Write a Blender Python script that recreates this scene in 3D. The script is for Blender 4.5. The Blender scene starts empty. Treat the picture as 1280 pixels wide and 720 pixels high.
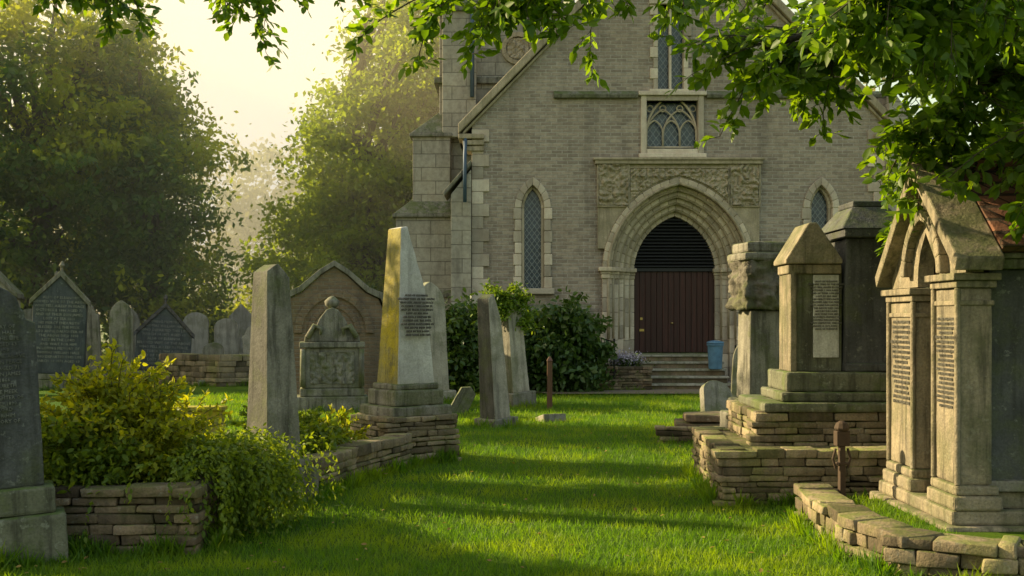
import bpy, bmesh, math, random
import numpy as np
from mathutils import Vector, Matrix, noise
random.seed(7); rng=np.random.default_rng(7)
scn=bpy.context.scene
COL=scn.collection
SUN_AZ=math.radians(70); SUN_EL=math.radians(26)

# ------------------------------------------------------------------ materials
def new_mat(name):
    m=bpy.data.materials.new(name); m.use_nodes=True
    nt=m.node_tree; nt.nodes.clear()
    return m,nt
def N(nt,t,**k):
    n=nt.nodes.new(t)
    for a,b in k.items():
        if a in n.inputs: n.inputs[a].default_value=b
        else: setattr(n,a,b)
    return n
def mixc(nt,fac,a,b,mode='MIX'):
    n=nt.nodes.new('ShaderNodeMix'); n.data_type='RGBA'; n.blend_type=mode
    for s,v in ((0,fac),(6,a),(7,b)):
        if hasattr(v,'node'): nt.links.new(v,n.inputs[s])
        else: n.inputs[s].default_value=v if s==0 else (v[0],v[1],v[2],1)
    return n.outputs[2]
def mth(nt,op,a,b=0.0,clamp=False):
    n=nt.nodes.new('ShaderNodeMath'); n.operation=op; n.use_clamp=clamp
    for i,v in enumerate((a,b)):
        if hasattr(v,'node'): nt.links.new(v,n.inputs[i])
        else: n.inputs[i].default_value=v
    return n.outputs[0]
def coords(nt,rand=True):
    tc=N(nt,'ShaderNodeTexCoord')
    if not rand: return tc.outputs['Object']
    oi=N(nt,'ShaderNodeObjectInfo')
    a=N(nt,'ShaderNodeVectorMath',operation='ADD')
    nt.links.new(tc.outputs['Object'],a.inputs[0])
    m=mth(nt,'MULTIPLY',oi.outputs['Random'],53.0)
    nt.links.new(m,a.inputs[1])
    return a.outputs[0]
def tnoise(nt,vec,scale,detail=4,rough=.6,stretch=None):
    if stretch:
        mp=N(nt,'ShaderNodeMapping'); mp.inputs['Scale'].default_value=stretch
        nt.links.new(vec,mp.inputs[0]); vec=mp.outputs[0]
    n=N(nt,'ShaderNodeTexNoise'); n.inputs['Scale'].default_value=scale
    n.inputs['Detail'].default_value=detail; n.inputs['Roughness'].default_value=rough
    nt.links.new(vec,n.inputs['Vector']); return n.outputs[0]
def step(nt,v,lo,hi):
    n=N(nt,'ShaderNodeMapRange'); n.interpolation_type='SMOOTHSTEP'
    nt.links.new(v,n.inputs[0]); n.inputs[1].default_value=lo; n.inputs[2].default_value=hi
    return n.outputs[0]
def finish(nt,col,rough=.9,bump=None,bstr=.4,bdist=.02,spec=.3,metal=0):
    p=N(nt,'ShaderNodeBsdfPrincipled'); o=N(nt,'ShaderNodeOutputMaterial')
    if hasattr(col,'node'): nt.links.new(col,p.inputs['Base Color'])
    else: p.inputs['Base Color'].default_value=(*col,1)
    p.inputs['Roughness'].default_value=rough; p.inputs['Specular IOR Level'].default_value=spec
    p.inputs['Metallic'].default_value=metal
    if bump is not None:
        b=N(nt,'ShaderNodeBump'); b.inputs['Strength'].default_value=bstr; b.inputs['Distance'].default_value=bdist
        nt.links.new(bump,b.inputs['Height']); nt.links.new(b.outputs[0],p.inputs['Normal'])
    nt.links.new(p.outputs[0],o.inputs[0])
def stone(name,c1,c2,streak=.5,dark=(.04,.038,.03),moss=.3,mossc=(.10,.12,.03),island=.0,bstr=.5,rough=.9,spec=.25,lich=.3,lichc=(.42,.42,.36)):
    m,nt=new_mat(name); v=coords(nt)
    n1=tnoise(nt,v,3.5,6,.65); c=mixc(nt,step(nt,n1,.3,.7),c1,c2)
    st=tnoise(nt,v,2.2,5,.65,(5,5,.5)); c=mixc(nt,mth(nt,'MULTIPLY',step(nt,st,.45,.68),streak),c,dark)
    li=tnoise(nt,v,14,5,.7); c=mixc(nt,mth(nt,'MULTIPLY',step(nt,li,.57,.66),lich),c,lichc)
    ms=tnoise(nt,v,2.0,7,.7); c=mixc(nt,mth(nt,'MULTIPLY',step(nt,ms,.47,.62),moss),c,mossc)
    if moss:   # moss gathers on upward-facing ledges and tops
        g=N(nt,'ShaderNodeNewGeometry'); s=N(nt,'ShaderNodeSeparateXYZ'); nt.links.new(g.outputs['Normal'],s.inputs[0])
        up=mth(nt,'MULTIPLY',step(nt,s.outputs[2],.3,.8),step(nt,tnoise(nt,v,5,5,.7),.38,.58))
        c=mixc(nt,mth(nt,'MULTIPLY',up,min(.8,moss*1.3)),c,(mossc[0]*.9,mossc[1]*1.1,mossc[2]*.7))
    sp=tnoise(nt,v,60,3,.7); c=mixc(nt,mth(nt,'MULTIPLY',step(nt,sp,.3,.75),.4),c,dark)
    if island:
        g=N(nt,'ShaderNodeNewGeometry')
        r=mth(nt,'ADD',mth(nt,'MULTIPLY',g.outputs['Random Per Island'],island*1.6),1-island)
        cc=N(nt,'ShaderNodeCombineColor')
        for i in range(3): nt.links.new(r,cc.inputs[i])
        c=mixc(nt,1.0,c,cc.outputs[0],'MULTIPLY')
    h=mth(nt,'ADD',tnoise(nt,v,30,6,.7),mth(nt,'MULTIPLY',tnoise(nt,v,6,4,.6),1.5))
    finish(nt,c,rough,h,bstr,.02,spec); return m
def brick(name,c1,c2,mortar,bw,rh,ms=.008,bstr=.5,grime=.5,offs=.5,warm=(.30,.22,.13)):
    m,nt=new_mat(name); v=coords(nt,False)
    s=N(nt,'ShaderNodeSeparateXYZ'); nt.links.new(v,s.inputs[0])
    cb=N(nt,'ShaderNodeCombineXYZ'); nt.links.new(mth(nt,'ADD',s.outputs[0],s.outputs[1]),cb.inputs[0])
    wob=mth(nt,'MULTIPLY',mth(nt,'SUBTRACT',tnoise(nt,v,2.5,3),.5),.02)
    nt.links.new(mth(nt,'ADD',s.outputs[2],wob),cb.inputs[1])
    b=N(nt,'ShaderNodeTexBrick'); b.offset=offs
    b.inputs['Color1'].default_value=(*c1,1); b.inputs['Color2'].default_value=(*c2,1); b.inputs['Mortar'].default_value=(*mortar,1)
    b.inputs['Scale'].default_value=1; b.inputs['Brick Width'].default_value=bw; b.inputs['Row Height'].default_value=rh
    b.inputs['Mortar Size'].default_value=ms; b.inputs['Mortar Smooth'].default_value=.3
    nt.links.new(cb.outputs[0],b.inputs['Vector'])
    c=b.outputs['Color']
    c=mixc(nt,mth(nt,'MULTIPLY',step(nt,tnoise(nt,v,.9,6,.65),.42,.7),.45),c,warm)
    c=mixc(nt,mth(nt,'MULTIPLY',step(nt,tnoise(nt,v,.6,6,.7,(3,3,.6)),.45,.7),grime),c,(.08,.07,.06))
    c=mixc(nt,mth(nt,'MULTIPLY',step(nt,tnoise(nt,v,9,5,.7),.35,.75),.4),c,(.11,.09,.075))
    h=mth(nt,'ADD',mth(nt,'MULTIPLY',b.outputs['Fac'],-1.2),tnoise(nt,v,22,5,.7))
    finish(nt,c,.92,h,bstr,.02,.2); return m
def leafmat(name,ca,cb,trans=.5,hue=None,rough=.55,patch=None):
    m,nt=new_mat(name); g=N(nt,'ShaderNodeNewGeometry')
    c=mixc(nt,g.outputs['Random Per Island'],ca,cb)
    v=coords(nt,False)
    if patch: c=mixc(nt,step(nt,tnoise(nt,v,patch[1],3,.5),.45,.62),c,patch[0])
    p=N(nt,'ShaderNodeBsdfPrincipled'); p.inputs['Roughness'].default_value=rough; p.inputs['Specular IOR Level'].default_value=.35
    t=N(nt,'ShaderNodeBsdfTranslucent'); nt.links.new(c,p.inputs['Base Color'])
    tcol=mixc(nt,1.0,c,hue or (1.9,1.7,.6),'MULTIPLY'); nt.links.new(tcol,t.inputs[0])
    mx=N(nt,'ShaderNodeMixShader'); mx.inputs[0].default_value=trans
    nt.links.new(p.outputs[0],mx.inputs[1]); nt.links.new(t.outputs[0],mx.inputs[2])
    o=N(nt,'ShaderNodeOutputMaterial'); nt.links.new(mx.outputs[0],o.inputs[0]); return m
def plain(name,col,rough=.7,metal=0,spec=.4,var=.3,nscale=12,bstr=.2):
    m,nt=new_mat(name); v=coords(nt); n=tnoise(nt,v,nscale,5,.65)
    c=mixc(nt,mth(nt,'MULTIPLY',step(nt,n,.35,.7),var),col,tuple(x*.35 for x in col))
    finish(nt,c,rough,n,bstr,.01,spec,metal); return m

M_GREY=stone('weathered_grey_stone',(.31,.29,.245),(.18,.17,.145),.75,moss=.55)
M_PALE=stone('pale_limestone',(.50,.46,.39),(.33,.305,.26),.55,moss=.45,dark=(.09,.085,.07))
M_WHITE=stone('white_marble',(.66,.65,.62),(.48,.47,.45),.4,moss=.15,dark=(.18,.17,.15),rough=.7)
M_DARK=stone('dark_granite',(.105,.108,.115),(.052,.055,.06),.6,moss=.35,dark=(.02,.02,.02),lich=.5,lichc=(.28,.29,.27),rough=.65)
M_DKST=stone('shaded_face_stone',(.13,.125,.115),(.07,.068,.062),.6,moss=.45,dark=(.025,.024,.02),lich=.25,lichc=(.26,.26,.22),mossc=(.09,.11,.03))  # dark base puts the unlit look of left-hand faces into the stone
M_SLATE=stone('dark_slate',(.105,.12,.135),(.065,.075,.087),.5,moss=.2,dark=(.02,.022,.026),lich=.45,lichc=(.27,.29,.29),rough=.6)
M_CREAM=stone('cream_sandstone',(.52,.43,.31),(.36,.30,.215),.45,moss=.25,dark=(.12,.10,.07),lich=.3,mossc=(.17,.16,.07))
M_TOMB=stone('weathered_tomb_sandstone',(.38,.315,.225),(.22,.19,.14),.8,moss=.5,dark=(.055,.05,.04),lich=.35,lichc=(.45,.42,.34),mossc=(.11,.12,.05),bstr=.7)
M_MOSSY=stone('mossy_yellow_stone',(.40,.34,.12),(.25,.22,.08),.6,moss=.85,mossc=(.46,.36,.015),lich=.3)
M_GREEN=stone('algae_green_stone',(.20,.20,.145),(.12,.125,.085),.8,moss=.7,mossc=(.10,.13,.035),lich=.4,lichc=(.38,.40,.32))
M_VOUS=stone('arch_limestone',(.66,.56,.43),(.52,.43,.32),.25,moss=.05,dark=(.2,.16,.12),island=.30,bstr=.35)
M_JAMB=stone('banded_jamb_stone',(.68,.60,.49),(.55,.45,.36),.2,moss=.05,dark=(.24,.19,.14),island=.40,bstr=.3)
M_DRY=stone('drystone_rubble',(.37,.29,.19),(.21,.165,.115),.4,moss=.5,mossc=(.15,.17,.03),island=.6,bstr=.9)
M_DRYD=stone('drystone_brown',(.28,.20,.135),(.155,.11,.08),.4,moss=.4,mossc=(.11,.13,.03),island=.65,bstr=.9)
M_ROUGH=stone('rough_carved_stone',(.24,.215,.18),(.115,.105,.09),.6,moss=.5,bstr=1.0)
M_BRICK=brick('buff_brick',(.46,.38,.305),(.275,.225,.185),(.48,.43,.37),.26,.085,.013,.9,.38,warm=(.35,.27,.20))
M_ASH=brick('tower_ashlar',(.44,.41,.35),(.33,.305,.26),(.18,.165,.14),.72,.34,.012,.5,grime=.5,warm=(.42,.36,.26))
M_TILE=brick('red_roof_tile',(.24,.10,.06),(.14,.065,.04),(.03,.02,.015),.17,.10,.012,.9,grime=.5,warm=(.18,.10,.04))
M_RBRICK=brick('old_brown_brick',(.27,.19,.13),(.18,.125,.085),(.26,.22,.17),.22,.075,.01,.9,grime=.6,warm=(.22,.19,.09))
M_SLATER=brick('slate_roofing',(.12,.12,.13),(.08,.08,.085),(.03,.03,.03),.25,.16,.01,.6,warm=(.12,.11,.07))
def woodmat(name,a,b):
    m,nt=new_mat(name); v=coords(nt,False)
    n=tnoise(nt,v,6,6,.65,(4,4,.25)); c=mixc(nt,step(nt,n,.3,.7),a,b)
    g=N(nt,'ShaderNodeNewGeometry'); c=mixc(nt,mth(nt,'MULTIPLY',g.outputs['Random Per Island'],.5),c,tuple(x*.4 for x in a))
    finish(nt,c,.55,n,.4,.01,.4); return m
M_WOOD=woodmat('dark_red_door_wood',(.065,.018,.014),(.028,.010,.009))
M_POST=woodmat('brown_post_wood',(.16,.075,.04),(.09,.045,.025))
M_LOUV=plain('black_louvre_paint',(.022,.022,.024),.6)
M_IRON=plain('black_iron',(.025,.025,.025),.5,.5)
M_RUST=plain('rusted_iron',(.07,.045,.03),.8,.2,nscale=30)
M_LEAD=plain('window_lead',(.30,.32,.34),.5,.3)
M_PIPE=plain('blue_downpipe_paint',(.06,.10,.16),.5)
M_BLUE=plain('blue_plastic',(.10,.22,.36),.5,var=.5,nscale=6)
M_BRASS=plain('brass',(.55,.4,.15),.35,.9)
M_TEXT=plain('worn_gilt_lettering',(.34,.34,.30),.8,var=.9,nscale=5)
M_TEXTF=plain('faint_lettering',(.22,.22,.20),.8,var=.9,nscale=4)
M_TEXTD=plain('dark_incised_lettering',(.17,.16,.14),.9,var=.5)
M_EARTH=plain('dark_soil',(.055,.04,.025),1,var=.6,nscale=20,bstr=1)
M_BARK=stone('tree_bark',(.12,.09,.06),(.06,.05,.035),.7,moss=.4,bstr=1.0)
def glass():
    m,nt=new_mat('dark_window_glass'); v=coords(nt,False)
    c=mixc(nt,step(nt,tnoise(nt,v,9,3),.3,.7),(.02,.03,.05),(.05,.075,.11))
    finish(nt,c,.22,tnoise(nt,v,7,2),.25,.02,.6); return m
M_GLASS=glass()
TEXW=bpy.data.textures.new('stone_wear','CLOUDS'); TEXW.noise_scale=.16; TEXW.noise_depth=3

# ------------------------------------------------------------------ geometry helpers
def link(o,parent=None):
    COL.objects.link(o)
    if parent: o.parent=parent
    return o
def empty(name,loc=(0,0,0),rz=0,rx=0,ry=0):
    e=bpy.data.objects.new(name,None); e.location=loc; e.rotation_euler=(rx,ry,rz); e.empty_display_size=.3
    COL.objects.link(e); return e
def emit(name,bm,mat,parent=None,bevel=.008,smooth=False,wear=0,lev=4):
    bmesh.ops.recalc_face_normals(bm,faces=bm.faces)
    if wear: bmesh.ops.triangulate(bm,faces=[f for f in bm.faces if len(f.verts)>4])
    me=bpy.data.meshes.new(name); bm.to_mesh(me); bm.free(); me.materials.append(mat)
    o=bpy.data.objects.new(name,me); link(o,parent)
    if smooth or wear:
        for p in me.polygons: p.use_smooth=True
    if bevel:
        b=o.modifiers.new('bevel','BEVEL'); b.width=bevel; b.segments=2; b.limit_method='ANGLE'; b.angle_limit=math.radians(35)
    if wear:
        s=o.modifiers.new('dense','SUBSURF'); s.subdivision_type='SIMPLE'; s.levels=lev; s.render_levels=lev
        d=o.modifiers.new('wear','DISPLACE'); d.texture=TEXW; d.strength=wear*.55 if wear>.011 else wear; d.mid_level=.5; d.texture_coords='LOCAL'
    return o
def hexa(bm,v8):
    vs=[bm.verts.new(v) for v in v8]
    for f in ((0,3,2,1),(4,5,6,7),(0,1,5,4),(1,2,6,5),(2,3,7,6),(3,0,4,7)): bm.faces.new([vs[i] for i in f])
def box(bm,x0,x1,y0,y1,z0,z1,j=0):
    r=lambda:random.uniform(-j,j) if j else 0
    hexa(bm,[(x+r(),y+r(),z+r()) for z in (z0,z1) for x,y in ((x0,y0),(x1,y0),(x1,y1),(x0,y1))])
def frus(bm,cx,cy,z0,z1,w0,d0,w1,d1,ox=0,oy=0):
    hexa(bm,[(cx-w0/2,cy-d0/2,z0),(cx+w0/2,cy-d0/2,z0),(cx+w0/2,cy+d0/2,z0),(cx-w0/2,cy+d0/2,z0),
             (cx+ox-w1/2,cy+oy-d1/2,z1),(cx+ox+w1/2,cy+oy-d1/2,z1),(cx+ox+w1/2,cy+oy+d1/2,z1),(cx+ox-w1/2,cy+oy+d1/2,z1)])
def prism(bm,pts,y0,y1,axis='y'):
    def mk(a,b,c): return (a,c,b) if axis=='y' else (c,a,b)
    A=[bm.verts.new(mk(p[0],p[1],y0)) for p in pts]; B=[bm.verts.new(mk(p[0],p[1],y1)) for p in pts]
    bm.faces.new(A); bm.faces.new(B[::-1]); n=len(pts)
    for i in range(n): bm.faces.new((A[i],A[(i+1)%n],B[(i+1)%n],B[i]))
def plate(name,outline,holes,y0,y1,mat,parent,M=None,bevel=0):
    cu=bpy.data.curves.new(name,'CURVE'); cu.dimensions='2D'; cu.fill_mode='BOTH'; cu.extrude=(y1-y0)/2
    for pts in [outline]+holes:
        s=cu.splines.new('POLY'); s.points.add(len(pts)-1); s.use_cyclic_u=True
        for i,p in enumerate(pts): s.points[i].co=(p[0],p[1],0,1)
    t=bpy.data.objects.new('tmp',cu); COL.objects.link(t); bpy.context.view_layer.update()
    me=bpy.data.meshes.new_from_object(t.evaluated_get(bpy.context.evaluated_depsgraph_get()))
    bpy.data.objects.remove(t)
    me.transform(Matrix.Translation((0,(y0+y1)/2,0))@Matrix.Rotation(math.pi/2,4,'X'))
    if M is not None: me.transform(M)
    me.materials.clear(); me.materials.append(mat)
    for p in me.polygons: p.material_index=0; p.use_smooth=False
    o=bpy.data.objects.new(name,me); link(o,parent)
    return o
def arch_pts(cx,zs,r,c,z0,n=10):
    tm=math.acos(c/r)
    pts=[(cx-(r-c),z0),(cx+(r-c),z0)]
    for i in range(n+1):
        t=tm*i/n; pts.append((cx-c+r*math.cos(t),zs+r*math.sin(t)))
    for i in range(n-1,-1,-1):
        t=tm*i/n; pts.append((cx+c-r*math.cos(t),zs+r*math.sin(t)))
    return pts
def ring(bm,cx,zs,c,r0,r1,y0,y1,n,axis='y'):
    sub=2
    for s in (1,-1):
        for k in range(n):
            A=[];B=[]
            for q in range(sub+1):
                f=(k+q/sub)/n
                for r,L in ((r0,A),(r1,B)):
                    t=math.acos(c/r)*f; L.append((cx+s*(-c+r*math.cos(t)),zs+r*math.sin(t)))
            prism(bm,A+B[::-1],y0,y1,axis)
def tube(bm,pts,radii,seg=7):
    pts=[Vector(p) for p in pts]; rings=[]
    for i,p in enumerate(pts):
        d=(pts[min(i+1,len(pts)-1)]-pts[max(i-1,0)]).normalized()
        u=d.orthogonal().normalized(); w=d.cross(u)
        if rings:
            pu=rings[-1][1]; u=(pu-d*pu.dot(d)).normalized(); w=d.cross(u)
        rings.append(([bm.verts.new(p+(u*math.cos(2*math.pi*k/seg)+w*math.sin(2*math.pi*k/seg))*radii[i]) for k in range(seg)],u))
    for a,b in zip(rings,rings[1:]):
        for k in range(seg): bm.faces.new((a[0][k],a[0][(k+1)%seg],b[0][(k+1)%seg],b[0][k]))
    bm.faces.new(rings[0][0][::-1]); bm.faces.new(rings[-1][0])
def lathe(bm,prof,cx,cy,seg=16):
    rr=[[bm.verts.new((cx+r*math.cos(2*math.pi*k/seg),cy+r*math.sin(2*math.pi*k/seg),z)) for k in range(seg)] for r,z in prof]
    for a,b in zip(rr,rr[1:]):
        for k in range(seg): bm.faces.new((a[k],a[(k+1)%seg],b[(k+1)%seg],b[k]))
    bm.faces.new(rr[0][::-1]); bm.faces.new(rr[-1])
TUFT=[]   # world-space base lines that get longer unmown grass
def drystone(name,parent,path,closed,h,thick,mat,rowh=(.045,.08),lens=(.12,.38),jit=.018,z0=-.03,tuft=True):
    bm=bmesh.new(); n=len(path); segs=[(path[i],path[(i+1)%n]) for i in range(n if closed else n-1)]
    if tuft and z0<0:
        bpy.context.view_layer.update(); M=parent.matrix_world
        for a,b in segs: TUFT.append((M@Vector((*a,0)),M@Vector((*b,0)),thick/2+.04))
    z=z0
    while z<h-.01:
        rh=random.uniform(*rowh); rh=min(rh,h-z) if h-z-rh>.03 else h-z
        lastrow=z+rh>=h-.001
        for a,b in segs:
            a=Vector(a);b=Vector(b);L=(b-a).length;u=(b-a)/L;nn=Vector((u.y,-u.x))
            s=-random.uniform(0,.12)-thick/2*.6
            while s<L:
                l=random.uniform(*lens)*(1.15 if lastrow else 1); e=min(s+l,L+thick*.3)
                if e-s>.03:
                    o=random.uniform(-jit,jit)+(.012 if lastrow else 0); t=thick/2; hz=random.uniform(0,.02) if lastrow else 0
                    P=[a+u*(s+.003)-nn*(t),a+u*(e-.003)-nn*(t),a+u*(e-.003)+nn*(t+o),a+u*(s+.003)+nn*(t+o)]
                    hexa(bm,[(p.x+random.uniform(-.009,.009),p.y+random.uniform(-.009,.009),zz+random.uniform(-.008,.008)) for zz in (z+.003,z+rh-.003+hz) for p in P])
                s+=l
        z+=rh
    return emit(name,bm,mat,parent,.01,wear=.03,lev=1)
LOREM="IN LOVING MEMORY OF|THOMAS WILLIAM HALE|WHO DEPARTED THIS LIFE|MARCH 14 1871 AGED 63|ALSO OF ELEANOR|BELOVED WIFE OF THE ABOVE|WHO FELL ASLEEP IN PEACE|OCTOBER 2 1884 AGED 71|AND OF THEIR SON JAMES|LOST AT SEA 1866|HIS MERCY ENDURETH|BLESSED ARE THE MEEK|ALSO ANNE DAUGHTER OF|THE ABOVE DIED 1890|REST IN THE LORD|AND WAIT FOR HIM".split('|')
def inscription(parent,cx,y,ztop,size,nl,mat,rotz=0,name='inscription',ex=.009,tilt=0):
    st=random.randint(0,4); body='\n'.join(LOREM[(st+i)%16] for i in range(nl))
    cu=bpy.data.curves.new(name,'FONT'); cu.body=body; cu.size=size; cu.align_x='CENTER'; cu.align_y='TOP'; cu.extrude=ex; cu.space_line=1.15; cu.resolution_u=1
    t=bpy.data.objects.new('tmp',cu); COL.objects.link(t); bpy.context.view_layer.update()
    me=bpy.data.meshes.new_from_object(t.evaluated_get(bpy.context.evaluated_depsgraph_get())); bpy.data.objects.remove(t)
    me.materials.clear(); me.materials.append(mat)
    for p in me.polygons: p.material_index=0
    o=bpy.data.objects.new(name,me); link(o,parent); o.location=(cx,y,ztop) if not isinstance(cx,tuple) else cx
    o.rotation_euler=(math.pi/2+tilt,0,rotz); return o
TEMPL={'quad':(np.array([(0,0,0),(.27,.45,.05),(0,1,0),(-.27,.45,.05)]),[(0,1,2,3)]),
 'leaf':(np.array([(0,0,0),(.25,.3,.06),(.22,.65,.05),(0,1,-.05),(-.22,.65,.05),(-.25,.3,.06)]),[(0,1,2,3),(0,3,4,5)]),
 'blade':(np.array([(-.045,0,0),(.045,0,0),(.03,.6,.08),(0,1,.28),(-.03,.6,.08)]),[(0,1,2,4),(4,2,3)])}
def leaves(name,P,size,mat,parent=None,templ='quad',dirs=None,norms=None,flat=.0):
    P=np.asarray(P,float); n=len(P); T,F=TEMPL[templ]
    size=np.broadcast_to(size,(n,))
    if dirs is None: dirs=rng.normal(size=(n,3)); dirs[:,2]-=.4
    dirs=dirs/np.linalg.norm(dirs,axis=1,keepdims=True)
    if norms is None: norms=rng.normal(size=(n,3)); norms[:,2]+=flat
    norms=norms-dirs*np.sum(norms*dirs,1,keepdims=True); norms/=np.linalg.norm(norms,axis=1,keepdims=True)+1e-9
    side=np.cross(dirs,norms)
    V=(P[:,None]+size[:,None,None]*(T[None,:,0,None]*side[:,None]+T[None,:,1,None]*dirs[:,None]+T[None,:,2,None]*norms[:,None])).reshape(-1,3)
    m=len(T)
    base=(np.arange(n)*m)[:,None]
    idx=np.concatenate([base+np.array(f)[None] for f in F],axis=1).ravel()
    tot=np.tile([len(f) for f in F],n); start=np.concatenate([[0],np.cumsum(tot)[:-1]])
    me=bpy.data.meshes.new(name); me.vertices.add(len(V)); me.vertices.foreach_set('co',V.ravel())
    me.loops.add(len(idx)); me.loops.foreach_set('vertex_index',idx.astype(np.int32))
    me.polygons.add(len(tot)); me.polygons.foreach_set('loop_start',start.astype(np.int32)); me.polygons.foreach_set('loop_total',tot.astype(np.int32))
    me.update(calc_edges=True); me.materials.append(mat)
    o=bpy.data.objects.new(name,me); return link(o,parent)
def clumps(ells,nc,per,spread,shell=.55,squash=.6):
    C=[]
    vol=np.array([e[3]*e[4]*e[5] for e in ells]); vol=vol/vol.sum()
    for k in range(nc):
        e=ells[rng.choice(len(ells),p=vol)]
        d=rng.normal(size=3); d/=np.linalg.norm(d); r=shell+(1-shell)*rng.random()
        r*=1+.18*rng.normal()
        C.append((e[0]+d[0]*e[3]*r,e[1]+d[1]*e[4]*r,e[2]+d[2]*e[5]*r))
    C=np.array(C); s=spread*rng.uniform(.5,1.5,size=len(C))
    pts=np.repeat(C,per,0)+rng.normal(size=(nc*per,3))*np.repeat(s,per)[:,None]*np.array([1,1,squash])
    return C,pts
def tree(name,base,ells,nc,per,spread,lsize,mat,trunk_r=.35,minz=.3,shell=.55):
    e=empty(name,base)
    C,P=clumps(ells,nc,per,spread,shell); P=P[P[:,2]>minz]
    leaves('foliage',P,lsize*rng.uniform(.6,1.4,len(P)),mat,e,'quad',flat=.5)
    bm=bmesh.new(); top=max(x[2] for x in ells)
    tr=[Vector((random.uniform(-.15,.15)*k,random.uniform(-.15,.15)*k,top*k/5)) for k in range(6)]; tr[0].z=-.2
    tube(bm,tr,[trunk_r*(1-.14*k) for k in range(6)],9)
    for c in C[::max(1,len(C)//26)]:
        c=Vector(c); k=min(4,max(1,int(c.z/top*3.4))); a=tr[k]; mid=(a+c)/2+Vector((0,0,.12*(c-a).length))
        tube(bm,[a,mid,c],[trunk_r*.4,trunk_r*.22,.03],5)
    emit('trunk_and_limbs',bm,M_BARK,e,0,True); return e

# ------------------------------------------------------------------ world, sun, camera
w=bpy.data.worlds.new('World'); scn.world=w; w.use_nodes=True; nt=w.node_tree; nt.nodes.clear()
sky=nt.nodes.new('ShaderNodeTexSky'); sky.sky_type='NISHITA'; sky.sun_disc=False
sky.sun_elevation=SUN_EL; sky.sun_rotation=-SUN_AZ; sky.dust_density=5; sky.air_density=1.0; sky.ozone_density=.5
SK=.15
a=N(nt,'ShaderNodeVectorMath',operation='MULTIPLY'); a.inputs[1].default_value=(3.3,3.0,2.6); nt.links.new(sky.outputs[0],a.inputs[0])
b=N(nt,'ShaderNodeVectorMath',operation='MINIMUM'); b.inputs[1].default_value=(1.32/SK,1.12/SK,.78/SK); nt.links.new(a.outputs[0],b.inputs[0])
bg=nt.nodes.new('ShaderNodeBackground'); bg.inputs[1].default_value=SK
ow=nt.nodes.new('ShaderNodeOutputWorld'); nt.links.new(b.outputs[0],bg.inputs[0]); nt.links.new(bg.outputs[0],ow.inputs[0])
sd=bpy.data.lights.new('sun','SUN'); sd.energy=11; sd.angle=math.radians(.5); sd.color=(1,.80,.44)
so=bpy.data.objects.new('sun',sd); COL.objects.link(so)
sv=Vector((-math.sin(SUN_AZ)*math.cos(SUN_EL),math.cos(SUN_AZ)*math.cos(SUN_EL),math.sin(SUN_EL)))
so.rotation_euler=sv.to_track_quat('Z','Y').to_euler()
cam=bpy.data.cameras.new('camera'); co=bpy.data.objects.new('camera',cam); COL.objects.link(co); scn.camera=co
co.location=(0,0,1.6); co.rotation_euler=(math.pi/2,0,0); cam.sensor_width=36; cam.lens=36*1400/1280; cam.shift_y=40/1280; cam.clip_end=2000
scn.view_settings.view_transform='Standard'; scn.view_settings.look='None'; scn.view_settings.exposure=0

# ------------------------------------------------------------------ ground
def grassground():
    m,nt=new_mat('mown_lawn'); v=coords(nt,False)
    c=mixc(nt,step(nt,tnoise(nt,v,.5,5,.6),.35,.65),(.05,.115,.010),(.10,.175,.013))
    c=mixc(nt,mth(nt,'MULTIPLY',step(nt,tnoise(nt,v,60,4,.8),.4,.7),.6),c,(.03,.065,.010))
    c=mixc(nt,mth(nt,'MULTIPLY',step(nt,tnoise(nt,v,2.3,5,.7),.6,.74),.35),c,(.14,.15,.03))
    h=mth(nt,'ADD',tnoise(nt,v,120,4,.8),mth(nt,'MULTIPLY',tnoise(nt,v,8,3),2.))
    finish(nt,c,.95,h,.9,.03,.1); return m
M_LAWN=grassground()
def gh(x,y):
    return .035*noise.noise(Vector((x*.35,y*.35,0)))
xs=np.concatenate([np.linspace(-600,-30,12),np.linspace(-28,28,113),np.linspace(30,600,12)])
ys=np.concatenate([np.linspace(-300,-6,8),np.linspace(-5,45,101),np.linspace(48,900,14)])
bm=bmesh.new(); G=[[bm.verts.new((x,y,gh(x,y)-.01)) for x in xs] for y in ys]
for j in range(len(ys)-1):
    for i in range(len(xs)-1): bm.faces.new((G[j][i],G[j][i+1],G[j+1][i+1],G[j+1][i]))
emit('ground',bm,M_LAWN,None,0,True)
M_BLADE=leafmat('grass_blades',(.055,.135,.010),(.13,.235,.014),.5,(1.75,1.75,.25),patch=((.19,.27,.012),1.2))
bm=bmesh.new(); vs=[bm.verts.new(p) for p in ((.8,23.9,.03),(9,23.9,.03),(9,27,.03),(-1,27,.03))]; bm.faces.new(vs)
emit('gravel_path',bm,plain('path_gravel',(.24,.19,.13),1,var=.7,nscale=60,bstr=1),None,0)

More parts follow.
